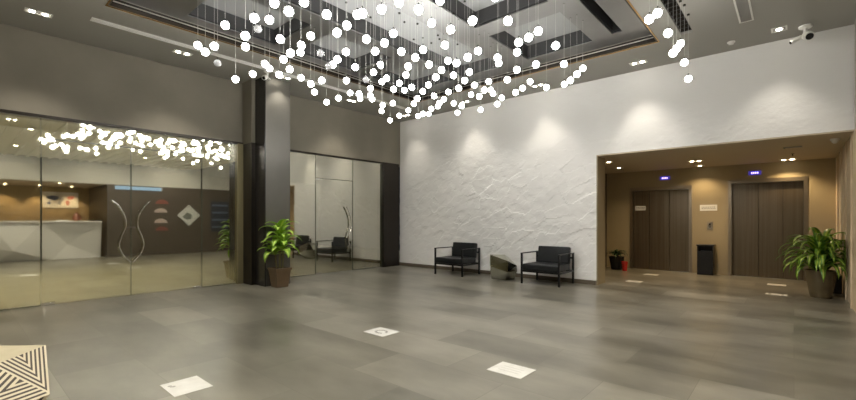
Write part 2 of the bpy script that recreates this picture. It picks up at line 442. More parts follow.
lyre = [(1.84, 1.68), (1.93, 1.58), (2.02, 1.40), (2.03, 1.22), (1.97, 1.05), (1.94, .90), (1.99, .74), (2.10, .60)]
leaf_door(1, .95, 2.12, 2.62, True, 'left leaf of the glass double door with curved steel handle', curve(lyre, 42), .011)
leaf_door(2, 2.12, 3.29, 2.62, False, 'right leaf of the glass double door with curved steel handle', curve([(4.24-y, z) for y, z in lyre], 42), .011)
leaf_door(5, 5.91, 7.05, 2.37, True, 'single glass door right of the column with wavy dark handle', curve([(6.80, 1.68), (6.88, 1.55), (6.95, 1.35), (6.95, 1.15), (6.88, .95), (6.87, .78), (6.93, .58)], 36), .018)
lk = MB().box(XL-.03, XL+.004, 2.05, 2.19, 1.20, 1.225).build('lock_plate', M_CHROME); tag(lk, 'small steel lock plate between the curved handles of the double door', 'lock')
struct('trim_3', MB().box(XL-.06, XL+.03, -1.6, 4.1, ZG-.012, ZG+.035).box(XL-.06, XL+.03, 4.78, 8.1, ZG-.012, ZG+.03), M_BRONZE, 'thin dark rail along the top of the glass', 'trim')
M_OLIVE = simple('olive_metal_post', (.26, .225, .12), .4, .5)
struct('trim_4', MB().box(-8.86, -8.76, 3.98, 4.10, 0, ZG), M_OLIVE, 'olive metal post at the end of the left glass wall', 'trim')
struct('trim_5', MB().box(-8.86, -8.4, 4.10, 4.80, 0, ZG-.005), M_BRONZE, 'dark bronze box beside the column, as high as the glass', 'trim')
co = empty('wall_column', (0, 0, 0)); tag(co, 'square column clad in grey metal with one black side', 'column', kind='structure')
MB().box(-8.4, -8.0, 4.20, 4.74, 0, CZ).build('metal_cladding', M_COLUMN, co)
MB().box(-8.405, -8.004, 4.18, 4.199, 0, CZ).build('black_cladding', M_COLDARK, co)
struct('trim_6', MB().box(-9.0, -8.73, 8.1, 8.70, 0, ZG+.03), M_BRONZE, 'dark bronze pillar in the corner between glass and white wall', 'trim')
# ------------------------------------------------------------ pendants
def globe_mat(name, es, c, bc=.8):
    m, nt, b = mat(name)
    b.inputs['Base Color'].default_value = (bc, bc, bc, 1); b.inputs['Roughness'].default_value = .15
    vo = N(nt, 'ShaderNodeTexVoronoi'); vo.inputs['Scale'].default_value = 9
    tc = N(nt, 'ShaderNodeTexCoord'); L(nt, tc.outputs['Object'], vo.inputs[0]); vo.inputs['Scale'].default_value = 45
    mr = N(nt, 'ShaderNodeMapRange'); mr.inputs[1].default_value = 0; mr.inputs[2].default_value = .6
    mr.inputs[3].default_value = es*1.15; mr.inputs[4].default_value = es*.75
    L(nt, vo.outputs[0], mr.inputs[0])
    b.inputs['Emission Color'].default_value = (*c, 1); L(nt, mr.outputs[0], b.inputs['Emission Strength'])
    return m
M_GLOBE = globe_mat('lit_glass_globe', GLOBE, (1, .985, .95))
M_GLOBED = globe_mat('dim_glass_globe', .22, (1, .98, .92), .22)
def shell_mat():
    m = bpy.data.materials.new('clear_glass_shell'); m.use_nodes = True
    nt = m.node_tree; nt.nodes.clear()
    o = N(nt, 'ShaderNodeOutputMaterial'); a = N(nt, 'ShaderNodeBsdfTransparent'); b = N(nt, 'ShaderNodeBsdfTranslucent')
    c = N(nt, 'ShaderNodeBsdfGlossy'); c.inputs['Roughness'].default_value = .05
    x = N(nt, 'ShaderNodeMixShader', i0=.016); y = N(nt, 'ShaderNodeMixShader', i0=.05)
    L(nt, a.outputs[0], x.inputs[1]); L(nt, b.outputs[0], x.inputs[2]); L(nt, x.outputs[0], y.inputs[1]); L(nt, c.outputs[0], y.inputs[2]); L(nt, y.outputs[0], o.inputs[0])
    return m
M_SHELL = shell_mat()
M_CORD = simple('clear_cord', (.62, .61, .58), .4)
GR = .055
def pendant(lit):
    e = empty('pendant_lamp', (0, 0, 0))
    def ball(r, n=20): return MB().lathe([(0, -r)]+[(r*math.sin(PI*i/12), -r*math.cos(PI*i/12)) for i in range(1, 12)]+[(0, r)], n=n)
    g = ball(GR).build('globe', M_SHELL, e, smooth=True)
    ball(GR*.80, 16).build('glowing_core', M_GLOBE if lit else M_GLOBED, g, smooth=True)
    MB().lathe([(.007, GR-.003), (.008, GR+.010), (.003, GR+.022)], n=10).build('globe_socket', M_BLACK, e)
    c = MB().lathe([(.0015, 0), (.0015, 1)], n=6).build('cord', M_CORD, e)
    p = MB().lathe([(.015, -.02), (.018, -.016), (.018, 0)], n=12).build('ceiling_cap', M_BRONZE, e)
    return e
PEND = [(-5.77,2.11,3.59),(-5.56,2.12,3.45),(-5.34,2.14,3.47),(-4.94,2.1,3.59),(-4.26,2.11,3.46),(-4.47,2.39,3.61),(-4.68,2.36,3.56,1),(-4.59,2.17,3.39),(-5.07,2.4,3.47),(-4.07,2.23,3.6),(-4.59,2.59,3.49),(-3.82,2.25,3.44),(-3.8,2.41,3.59),(-3.76,2.66,3.54),(-3.85,2.86,3.44),(-3.8,2.96,3.54),(-3.63,2.97,3.61),(-3.33,2.79,3.46),(-3.84,3.28,3.5),(-4.45,3.45,3.56),(-4.38,2.87,3.56),(-4.62,2.89,3.52),(-4.96,3.09,3.58),(-4.65,2.76,3.39),(-5.14,2.95,3.49),(-4.65,3.19,3.52,1),(-4.66,3.47,3.52),(-3.28,3.01,3.57),(-3.25,3.24,3.72),(-2.98,3.26,3.56),(-3.21,3.74,3.66),(-2.91,3.53,3.74),(-2.98,3.81,3.54),(-3.33,4.14,3.56),(-3.74,3.48,3.49),(-3.7,3.59,3.63),(-3.92,3.49,3.44),(-3.77,3.8,3.49),(-3.65,4.08,3.57),(-3.75,4.04,3.48),(-3.68,4.64,3.59),(-3.33,4.38,3.4),(-2.57,3.66,3.46),(-2.3,3.93,3.47),(-2.37,3.79,3.7),(-2.25,4.53,3.55),(-2.34,4.47,3.48),(-2.47,4.47,3.46),(-2.68,4.81,3.5),(-3.12,4.57,3.56),(-3.15,4.38,3.43),(-2.98,4.82,3.51),(-3.23,5.26,3.62),(-2.22,4.94,3.5),(-1.17,4.95,3.5),(-1.11,5.04,3.58),(-1.11,5.54,3.53),(-1.13,6.36,3.67),(-1.11,6.02,3.5),(-1.12,5.87,3.4),(-1.11,6.51,3.46),(-1.12,6.85,3.33),(-5.71,2.33,3.41,1),(-5.79,2.6,3.28),(-5.8,2.85,3.42),(-5.28,2.76,3.41),(-5.83,3.12,3.58),(-5.52,3.1,3.41),(-5.31,3.14,3.45),(-5.71,3.57,3.53),(-5.45,3.57,3.38),(-5.7,3.8,3.36),(-5.24,3.62,3.4),(-4.61,3.3,3.37,1),(-4.78,3.48,3.48),(-4.58,3.71,3.46),(-4.47,4.08,3.57),(-4.54,4.01,3.46),(-4.66,3.97,3.37,1),(-4.65,4.37,3.49),(-4.94,4.54,3.54),(-5.1,3.96,3.45),(-4.63,4.5,3.35),(-4.73,4.72,3.52),(-5.18,4.51,3.48),(-5.48,4.77,3.48),(-5.63,4.94,3.48),(-5.68,4.49,3.5),(-5.37,4.43,3.41),(-5.79,4.8,3.49),(-5.68,4.25,3.36),(-5.94,4.2,3.33),(-4.88,4.99,3.5),(-4.55,4.82,3.44),(-5.3,5.13,3.39),(-5.67,5.23,3.44),(-5.81,5.33,3.38),(-5.86,5.6,3.26),(-5.67,5.66,3.33),(-5.64,5.88,3.47),(-5.22,5.58,3.46),(-4.76,5.18,3.38),(-4.54,5.07,3.43),(-4.44,5.09,3.52),(-4.59,5.41,3.44),(-5.48,5.98,3.35),(-5.05,5.64,3.26),(-5.53,6.35,3.47),(-5.08,5.91,3.41),(-4.78,5.74,3.37),(-4.86,5.88,3.47),(-3.93,4.09,3.42),(-4.36,4.49,3.51),(-3.78,4.35,3.48),(-3.78,4.62,3.48),(-3.79,4.91,3.48),(-3.87,4.6,3.39),(-4.39,5.55,3.5),(-3.83,5.09,3.34),(-3.73,5.11,3.44),(-3.53,4.95,3.48),(-4.65,5.75,3.47),(-4.61,5.98,3.44),(-4.41,5.95,3.35),(-4.75,6.28,3.35),(-4.33,6.12,3.57),(-3.8,5.47,3.47),(-3.89,5.73,3.37),(-3.75,5.67,3.43),(-4.0,6.25,3.62),(-3.89,6.15,3.51),(-3.85,6.37,3.48),(-3.85,6.22,3.34),(-4.3,6.38,3.35),(-3.75,5.8,3.6),(-3.4,6.05,3.41),(-3.26,5.55,3.46),(-2.94,5.27,3.46),(-2.68,5.33,3.49),(-3.3,6.1,3.47),(-3.23,6.22,3.59),(-2.43,5.68,3.53),(-2.75,6.44,3.5),(-2.53,6.15,3.44),(-2.42,6.12,3.5),(-2.42,6.35,3.65),(-2.99,6.31,3.47)]
def top_z(x, y):
    if not (RX0 < x < RX1 and RY0 < y < RY1): return CZ
    for h in holes:
        if h[0]+.02 < x < h[1]-.02 and h[2]+.02 < y < h[3]-.02: return HT
    return RZ
DIML = {(-5.71, 2.33): 'leftmost of the five dim ones', (-4.68, 2.36): 'second from the left of the dim ones', (-4.65, 3.19): 'middle one of the five dim ones', (-4.61, 3.3): 'second from the right of the dim ones', (-4.66, 3.97): 'rightmost of the five dim ones'}
RIGL = {(-1.11, 5.04): 'topmost of the cluster of eight', (-1.17, 4.95): 'second from the top of the cluster', (-1.11, 5.54): 'third from the top of the cluster', (-1.13, 6.36): 'fourth from the top of the cluster', (-1.11, 6.02): 'fifth from the top of the cluster', (-1.12, 5.87): 'sixth from the top of the cluster', (-1.11, 6.51): 'seventh from the top of the cluster', (-1.12, 6.85): 'lowest of the cluster, before the white wall'}
OVER = [(-3.19, 1.76, 3.42), (-1.99, 3.19, 3.53), (-2.2, 1.95, 3.39), (-2.5, 3.05, 3.56), (-2.06, 1.73, 3.48), (-2.42, 2.59, 3.35), (-2.77, 1.73, 3.58), (-2.09, 2.67, 3.39), (-2.55, 2.43, 3.35), (-1.85, 1.95, 3.42), (-3.49, 2.02, 3.53), (-2.52, 2.04, 3.4), (-2.17, 2.15, 3.36), (-1.92, 2.23, 3.3), (-3.5, 1.66, 3.35), (-2.42, 1.86, 3.31), (-2.74, 2.06, 3.6), (-2.07, 3.39, 3.58), (-1.91, 2.92, 3.32), (-3.26, 2.17, 3.55), (-2.2, 3.2, 3.59), (-2.37, 2.18, 3.37), (-2.39, 2.81, 3.41), (-2.55, 1.63, 3.49)]     # pendants nearer the camera, above the frame, seen in the glass
ENDL = {(-5.77, 2.11): 'leftmost of them all', (-5.86, 5.6): 'the one hanging lowest, by the far corner', (-2.42, 6.35): 'last at the right end of the slanting row'}
protos = {}
for i, q in enumerate(PEND+OVER):
    x, y, z = q[:3]; lit = len(q) == 3
    if lit in protos: e = copy_tree(protos[lit])
    else: e = protos[lit] = pendant(lit)
    e.location = (x, y, z)
    tz = top_z(x, y) - z
    if tz + z == RZ:          # keep the cap clear of a coffer edge
        pass
    for ch in e.children:
        if ch.name.startswith('cord'): ch.location.z = GR+.02; ch.scale.z = tz-GR-.03
        if ch.name.startswith('ceiling_cap'): ch.location.z = tz
    if not lit: tag(e, 'dim greyish glass globe pendant, '+DIML.get((x, y), ''), 'pendant lamp', 'dim globe pendants in the ceiling recess')
    elif x > RX1: tag(e, 'bright globe pendant right of the ceiling recess, '+RIGL.get((x, y), ''), 'pendant lamp', 'globe pendants right of the recess')
    elif (x, y) in ENDL: tag(e, 'bright globe pendant under the ceiling recess, '+ENDL[(x, y)], 'pendant lamp', 'globe pendants under the recess')
    elif i >= len(PEND): tag(e, 'bright globe pendant on the near side of the recess, seen mirrored in the glass wall', 'pendant lamp', 'globe pendants above the top edge of the photo')
    else: tag(e, 'bright white glass globe pendant on a thin cord under the ceiling recess', 'pendant lamp', 'globe pendants under the recess')

# ------------------------------------------------------------ ceiling fittings
def downlight(x, y, z, label, cat='ceiling light', n=2, along='y', m=None, tgt=None, watts=SPOT, color=NEUT, group=None, size=math.radians(95), rad=.03):
    e = empty('recessed_downlight', (x, y, z), 0 if along == 'y' else PI/2); tag(e, label, cat, group)
    l = .19 if n == 1 else .29; wd = .19 if n == 1 else .15
    f = MB(); t = .022
    f.box(-wd/2, -wd/2+t, -l/2, l/2, -.006, .0); f.box(wd/2-t, wd/2, -l/2, l/2, -.006, 0)
    f.box(-wd/2+t, wd/2-t, -l/2, -l/2+t, -.006, 0); f.box(-wd/2+t, wd/2-t, l/2-t, l/2, -.006, 0)
    f.build('frame', M_WHITE, e)
    MB().box(-wd/2+t, wd/2-t, -l/2+t, l/2-t, -.002, 0).build('dark_tray', M_GREY, e)
    for yy in ([0] if n == 1 else [-.068, .068]):
        lp = MB().lathe([(.0, -.012), (.028, -.012), (.036, -.003)], (0, yy, 0), 16).build('lamp', m or M_LAMP, e, smooth=True)
    t_ = tgt or (x, y, 0)
    o = spot((x, y, z-.05), t_, watts, color, size, rad=rad); 
    o.parent = e; o.matrix_parent_inverse = Matrix.Translation((-x, -y, -z)) if along == 'y' else (Matrix.Translation((x, y, z)) @ Matrix.Rotation(PI/2, 4, 'Z')).inverted()
    return e
downlight(-7.95, .83, CZ, 'twin ceiling downlight above the reception reflection, nearest the left edge of the photo', watts=SPOT*.7, group='twin downlights along the glass wall')
downlight(-7.98, 2.67, CZ, 'twin ceiling downlight outside the left slot, above the glass double door', watts=SPOT*.7, group='twin downlights along the glass wall')
downlight(-7.80, 4.50, CZ, 'twin ceiling downlight right in front of the column', watts=SPOT*.4, group='twin downlights along the glass wall')
downlight(-8.10, 6.45, CZ, 'twin ceiling downlight above the single glass door', watts=SPOT*.6, group='twin downlights along the glass wall')
for x, wt, lab in ((-8.1, .8, 'twin ceiling downlight in the far corner by the top of the white wall'), (-6.1, 1.2, 'twin ceiling downlight above the left armchair'),
                   (-4.16, 1.2, 'twin ceiling downlight above the right armchair'), (-2.16, 1.2, 'twin ceiling downlight near the white wall right of the armchairs')):
    downlight(x, 8.36, CZ, lab, along='x', tgt=(x, 8.36, 0), watts=SPOT*wt*.36, rad=.12, size=math.radians(84), group='twin downlights along the white wall')
downlight(-.17, 8.30, CZ, 'single square ceiling downlight between the air vent and the security cameras', n=1, watts=SPOT*.34, rad=.12, size=math.radians(84), tgt=(-.17, 8.3, 0))
downlight(-1.83, 6.05, RZ, 'twin downlight inside the right end of the recess, cut by the top of the photo', watts=SPOT*.5, along='x')
downlight(-2.02, 7.28, RZ, 'twin downlight inside the far right corner of the recess', watts=SPOT*.5, along='x')
# lobby lights
for x, y, n, wt, lab in ((-3.25, 9.9, 2, .3, 'twin warm downlight at the left front of the lift lobby ceiling'), (-3.35, 11.2, 1, .25, 'small warm downlight in front of the left elevator'),
                (-1.66, 11.0, 2, .7, 'twin warm downlight between the two elevators'), (-1.72, 12.0, 1, .35, 'small warm downlight right over the litter bin'),
                (-.1, 12.05, 2, .6, 'twin warm downlight over the right elevator door')):
    downlight(x, y, 2.66, lab, n=n, along='x', m=M_LAMPW, watts=SPOT*wt*.85, color=WARM, group='warm downlights in the lift lobby', size=math.radians(130))
# reception lights (seen in the glass)
for i, y in enumerate((.4, 1.3, 2.2, 3.1)):
    downlight(3.15, y, 2.6, 'warm downlight over the wood panelled wall behind the desk, '+['farthest from the dark wall', 'second farthest from the dark wall', 'second nearest to the dark wall', 'nearest to the dark wall'][i], n=1, m=M_LAMPW, watts=SPOT*.40, color=WARM, tgt=(3.6, y, 0), group='warm downlights at the reception')
for y in (.9, 2.5):  # two more fixtures, added to give the reception light
    downlight(1.25, y, 2.6, 'added warm downlight lighting the front of the reception desk', n=1, m=M_LAMPW, watts=SPOT*.35, color=NEUT, tgt=(1.0, y, 0), group='added downlights in front of the reception desk')
for x, y in ((-6, -1.2), (-3.6, -1.2), (-1.2, -1.2), (-6, -3.6), (-3.6, -3.6), (-1.2, -3.6), (-.6, 1.2), (-.6, 3.4), (-.5, 5.6), (-3.6, .6)):  # extra fixtures out of view, added to brighten the room
    downlight(x, y, CZ, 'added unseen twin downlight on the near part of the ceiling, lighting the room', watts=SPOT*1.25, size=math.radians(120), group='added downlights on the near part of the ceiling')
# canopy lights outside
for y in (-1.5, 1.0, 3.5):
    for x in (-10.6, -13.2):
        downlight(x, y, 3.02, 'round downlight in the canopy outside the glass', n=1, m=M_LAMP, watts=SPOT*1.1, color=(1, .90, .64), size=math.radians(140), group='canopy downlights outside')

def vent(x, y, w_, l, label, name='ceiling_vent', fm=M_WHITE, slat=M_GREY, n=14, back=M_GREY):
    e = empty(name, (x, y, CZ)); tag(e, label, 'air vent')
    f = MB(); t = .022
    f.box(-w_/2, -w_/2+t, -l/2, l/2, -.008, 0); f.box(w_/2-t, w_/2, -l/2, l/2, -.008, 0)
    f.box(-w_/2+t, w_/2-t, -l/2, -l/2+t, -.008, 0); f.box(-w_/2+t, w_/2-t, l/2-t, l/2, -.008, 0); f.build('frame', fm, e)
    MB().box(-w_/2+t, w_/2-t, -l/2+t, l/2-t, -.002, 0).build('backing', back, e)
    s = MB()
    for i in range(n):
        xx = -w_/2+t+(w_-2*t)*(i+.5)/n; s.box(xx-.002, xx+.002, -l/2+t, l/2-t, -.007, -.002)
    s.build('slats', slat, e); return e
vent(-.52, 7.08, .17, 1.16, 'white framed air vent in the ceiling left of the single downlight', n=7)
vent(-7.62, 4.65, .14, 6.6, 'long pale slot vent in the ceiling along the glass wall', n=5, slat=M_WHITE, fm=M_WHITE)
sv_ = empty('dark_slot_grille', (-1.25, 5.875, CZ)); tag(sv_, 'narrow black slot grille in the ceiling beside the right-hand pendants', 'air vent')
MB().box(-.085, .085, -1.7, 1.7, .07, .09).build('backing', M_GAP, sv_)
a = MB()
for i in range(24): a.box(-.078, .078, -1.6+i*.139, -1.585+i*.139, .015, .06, Matrix.Identity(4))
a.box(-.079, -.070, -1.6, 1.6, .012, .02); a.box(.070, .079, -1.6, 1.6, .012, .02)
a.build('slats', M_BRONZE, sv_)
sd = empty('smoke_detector', (-.77, 8.38, CZ)); tag(sd, 'small round white smoke detector on the ceiling below the air vent', 'smoke detector')
MB().lathe([(.055, 0), (.055, -.015), (.045, -.02)], n=24).build('base', M_WHITE, sd, smooth=True)
MB().lathe([(.038, -.02), (.036, -.04), (.0, -.045)], n=24).build('sensor_head', M_WHITE, sd, smooth=True)

def bullet_cam(loc, rz, label, dirs, s=1):
    e = empty('security_camera', loc, rz); tag(e, label, 'security camera')
    e.scale = (s, s, s)
    MB().lathe([(.065, 0), (.065, -.02), (.05, -.03), (.022, -.04), (.022, -.09)], n=24).build('mount', M_WHITE, e, smooth=True)
    for (dx, dy, dz, l, r) in dirs:
        d = Vector((dx, dy, dz)).normalized(); p0 = Vector((0, 0, -.10)); p1 = p0+d*.05; p2 = p1+d*l
        b = MB(); b.tube([p0, p1], .016, 12); b.tube([p1, p1+d*.01, p2-d*.01, p2], [r*.85, r, r, r*.92], 20)
        bb = b.build('camera_body', M_WHITE, e, smooth=True)
        MB().tube([p2-d*.004, p2+d*.003], r*.72, 16).build('lens', M_DKLENS, bb)
    return e
bullet_cam((.13, 8.42, CZ), 0, 'white twin security camera under the ceiling at the right end of the white wall', [(.2, -.75, -.45, .10, .052), (-.8, -.35, -.5, .12, .024)], 1.25)
bullet_cam((-7.72, 4.08, CZ), 0, 'white security camera on the ceiling at the top of the column', [(.35, -.6, -.45, .09, .045), (.1, .4, -.5, .04, .02)], 1)
dm = empty('dome_camera', (.5, 9.45, 2.66)); tag(dm, 'small white dome camera on the lobby ceiling by the right wall', 'security camera')
MB().lathe([(.06, 0), (.06, -.03), (.05, -.035)], n=24).build('base', M_WHITE, dm, smooth=True)
MB().lathe([(.045, -.035), (.04, -.06), (.02, -.078), (0, -.082)], n=24).build('dome', M_WHITE, dm, smooth=True)
vt = empty('ceiling_detector', (-.02, 10.0, 2.66)); tag(vt, 'small rectangular fitting with dark lens on the lobby ceiling before the right elevator', 'ceiling fitting')
MB().box(-.13, .13, -.03, .03, -.02, 0).build('body', M_GREY, vt, bevel=.004)
MB().lathe([(.018, -.02), (.014, -.03), (0, -.032)], (-.10, 0, 0), n=14).build('lens', M_CHROME, vt, smooth=True)
sp_ = empty('sprinkler', (-.02, 11.05, 2.66)); tag(sp_, 'small dark sprinkler on the lobby ceiling before the right elevator', 'sprinkler')
MB().lathe([(.03, 0), (.03, -.006), (.01, -.01), (.01, -.04), (.022, -.042), (.022, -.046)], n=14).build('head', M_BRONZE, sp_)

# ------------------------------------------------------------ armchairs
def armchair(label, x, y):
    e = empty('armchair', (x, y, 0)); tag(e, label, 'armchair', None)
    W, D, H, t = .86, .74, .63, .036
    for sx in (-1, 1):
        for sy in (-1, 1):
            cx, cy = sx*(W/2-t/2), sy*(D/2-t/2)
            MB().box(cx-t/2, cx+t/2, cy-t/2, cy+t/2, 0, H).build('leg', M_BLACK, e, bevel=.002)
        cx = sx*(W/2-t/2)
        MB().box(cx-t/2-.006, cx+t/2+.006, -D/2, D/2, H, H+.02).build('armrest', M_BLACK, e, bevel=.003)
    r = MB(); z = .25
    for sx in (-1, 1): r.box(sx*(W/2-t/2)-t/2, sx*(W/2-t/2)+t/2, -D/2+t, D/2-t, z, z+t)
    for sy in (-1, 1): r.box(-W/2+t, W/2-t, sy*(D/2-t/2)-t/2, sy*(D/2-t/2)+t/2, z, z+t)
    r.box(-W/2+t, W/2-t, D/2-t, D/2, .52, .52+t)
    r.build('seat_frame', M_BLACK, e)
    c = MB().box(-W/2+t+.004, W/2-t-.004, -D/2+.0, D/2-.12, z+t, z+t+.135)
    o = c.build('seat_cushion', M_LEATHER, e, bevel=.028, smooth=True, seg=4)
    R = Matrix.Translation((0, D/2-.11, .40)) @ Matrix.Rotation(math.radians(-9), 4, 'X')
    MB().box(-W/2+.09, W/2-.06, -.06, .05, .0, .37, R).build('back_cushion', M_LEATHER, e, bevel=.032, smooth=True, seg=4)
    return e
armchair('black leather armchair with open metal frame, the left one near the corner', -6.28, 8.29)
armchair('black leather armchair with open metal frame, the right one beside the lobby opening', -3.93, 8.34)

# faceted metal side table
M_FACET = simple('faceted_steel', (.55, .55, .48), .10, 1)
def hull(name, pts, m, parent=None):
    bm = bmesh.new()
    for p in pts: bm.verts.new(p)
    r = bmesh.ops.convex_hull(bm, input=bm.verts)
    bmesh.ops.delete(bm, geom=list({g for g in list(r['geom_interior'])+list(r['geom_unused']) if isinstance(g, bmesh.types.BMVert)}), context='VERTS')
    mb = MB(); mb.bm.free(); mb.bm = bm
    return mb
st = hull('side_table', [(x+4.93, y-8.30, z) for x, y, z in ((-5.18, 8.10, .56), (-4.89, 8.25, .56), (-4.62, 8.30, .33), (-4.62, 8.32, .22), (-4.76, 8.44, 0), (-4.86, 8.16, 0),
    (-5.20, 8.18, 0), (-5.28, 8.22, .33), (-4.70, 8.07, .44), (-4.68, 8.02, .20), (-5.13, 8.03, .30), (-5.10, 8.40, .54), (-4.92, 8.46, .50), (-5.2, 8.46, .25), (-4.78, 8.5, .25), (-5.12, 8.45, 0))], M_FACET).build('side_table', M_FACET)
st.location = (-4.93, 8.27, 0); tag(st, 'faceted polished metal side table standing between the two armchairs', 'side table')

# ------------------------------------------------------------ plants
def leaf(bm, uvl, base, az, length, width, elev, droop, lim=(-9, 9), fold=.25, n=9, twist=0):
    d = Vector((math.cos(az), math.sin(az), 0)); side = Vector((-math.sin(az), math.cos(az), 0))
    p = Vector(base); ang = elev; st_ = length/n; prev = None
    for i in range(n+1):
        t = i/n; wd = width*(math.sin(PI*min(1, (t*.93+.05))**.8))*(1-.25*t)
        if i == n: wd = .001
        T = d*math.cos(ang)+Vector((0, 0, 1))*math.sin(ang)
        up = side.cross(T)*-1
        s_ = (side*math.cos(twist)+up*math.sin(twist))
        row = [bm.verts.new(p - s_*wd/2 + up*fold*wd*.5), bm.verts.new(p), bm.verts.new(p + s_*wd/2 + up*fold*wd*.5)]
        for q_ in row: q_.co.x = min(max(q_.co.x, lim[0]+.004*row.index(q_)), lim[1]-.004*row.index(q_))
        if prev:
            for k_, (u0, u1) in enumerate(((0, .5), (.5, 1))):
                f = bm.faces.new((prev[k_], prev[k_+1], row[k_+1], row[k_])); f.smooth = True
                for lp, uv in zip(f.loops, ((u0, t-1/n), (u1, t-1/n), (u1, t), (u0, t))): lp[uvl].uv = uv
        prev = row; p = p+T*st_; ang -= droop*st_/length*(.5+t)
def foliage(specs, m, parent, name='foliage'):
    bm = bmesh.new(); uvl = bm.loops.layers.uv.new('UVMap')
    for sp in specs: leaf(bm, uvl, *sp)
    me = bpy.data.meshes.new(name); bm.to_mesh(me); bm.free(); me.materials.append(m)
    o = bpy.data.objects.new(name, me); COL.objects.link(o); o.parent = parent
    md = o.modifiers.new('thick', 'SOLIDIFY'); md.thickness = .0015
    return o
R_ = random.Random(11)
p1 = empty('potted_plant', (-7.78, 4.38, 0)); tag(p1, 'potted plant with broad bright green leaves in a square brown pot before the column', 'potted plant')
pm = MB(); w0, w1 = .12, .16
pm.prism([(-w0, -w0, 0), (w0, -w0, 0), (w0, w0, 0), (-w0, w0, 0)], (0, 0, .001)); pm.bm.free(); pm.bm = bmesh.new()
def taper_box(mb, a, b, z0, z1):
    v = [mb.bm.verts.new((sx*r, sy*r, z)) for r, z in ((a, z0), (b, z1)) for sx, sy in ((-1,-1),(1,-1),(1,1),(-1,1))]
    mb.bm.faces.new(v[:4][::-1]); mb.bm.faces.new(v[4:])
    for k_ in range(4): mb.bm.faces.new((v[k_], v[(k_+1)%4], v[4+(k_+1)%4], v[4+k_]))
taper_box(pm, w0, w1, 0, .36); pm.build('pot', M_POT, p1, bevel=.008)
rim = MB(); rim.box(-.172, .172, -.172, -.145, .345, .385); rim.box(-.172, .172, .145, .172, .345, .385); rim.box(-.172, -.145, -.145, .145, .345, .385); rim.box(.145, .172, -.145, .145, .345, .385); rim.build('pot_rim', M_POT, p1, bevel=.004)
MB().box(-.145, .145, -.145, .145, .36, .37).build('soil', M_SOIL, p1)
sm_ = MB(); sm_.tube([(0, 0, .36), (.01, 0, .7), (.0, .01, 1.12)], .022, 10); sm_.tube([(.05, .03, .36), (.10, .02, .6), (.11, .0, .82)], .016, 10); sm_.tube([(-.06, -.03, .36), (-.07, -.05, .55), (-.06, -.06, .70)], .014, 10)
sm_.build('stem', M_STEM, p1, smooth=True)
sp1 = []
for cx, cy, z0, n_, L0, zr in ((0, .01, 1.10, 20, .46, .22), (.11, 0, .84, 15, .42, .16), (-.06, -.06, .72, 13, .40, .12)):
    for i in range(n_):
        t = i/n_
        sp1.append(((cx, cy, z0-zr*t+.02), i*2.4+R_.uniform(-.2, .2), L0*R_.uniform(.85, 1.1), R_.uniform(.15, .19), 1.25-1.0*t+R_.uniform(-.1, .1), R_.uniform(1.7, 2.5), (-.215, 9)))
foliage(sp1, M_LEAF, p1)

p2 = empty('potted_plant', (.35, 9.97, 0)); tag(p2, 'large leafy green plant in a round bronze pot beside the right elevator', 'potted plant')
MB().lathe([(.0, 0), (.14, 0), (.15, .04), (.18, .24), (.205, .42), (.215, .47), (.20, .47), (.19, .44), (0, .44)], n=32).build('pot', M_POT2, p2, smooth=True)
MB().lathe([(0, .441), (.19, .441), (.19, .448), (0, .455)], n=24).build('soil', M_SOIL, p2)
sp2 = []
for i in range(110):
    az = i*2.399; t = i/110
    r = .10*R_.random()
    sp2.append(((r*math.cos(az), r*math.sin(az), .45+.42*(1-t)*R_.uniform(.5, 1)), az+R_.uniform(-.3, .3), R_.uniform(.54, .74), R_.uniform(.10, .14), 1.50-.80*t+R_.uniform(-.1, .1), R_.uniform(2.4, 3.5), (-9, .29)))
foliage(sp2, M_LEAF2, p2)
sh = MB()
for i in range(9):
    a_ = i*.7; sh.tube([(.02*math.cos(a_), .02*math.sin(a_), .46), (.05*math.cos(a_), .05*math.sin(a_), .7)], .008, 6)
sh.build('stem', M_STEM, p2)
rp_ = MB().box(-.11, -.02, -.24, -.228, .30, .46); 
p3 = empty('potted_plant', (-3.62, 11.9, 0)); tag(p3, 'dark shaded plant in the corner left of the left elevator', 'potted plant')
MB().lathe([(0, 0), (.13, 0), (.19, .32), (.20, .35), (.17, .35), (.16, .32), (0, .32)], n=24).build('pot', M_BLACK, p3, smooth=True)
foliage([((0, 0, .33), i*2.4, R_.uniform(.30, .45), .07, 1.35-.6*i/26, R_.uniform(1.8, 3)) for i in range(26)], M_LEAF3, p3)
ex = empty('red_pot', (-3.36, 11.72, 0)); tag(ex, 'small red pot on the lobby floor beside the dark plant', 'pot')
MB().lathe([(0, 0), (.055, 0), (.075, .22), (.06, .22), (.055, .2), (0, .2)], n=20).build('body', M_RED, ex, smooth=True)
MB().lathe([(.075, .22), (.082, .222), (.082, .245), (.066, .245), (.062, .222)], n=20).build('rim', M_RED, ex, smooth=True)

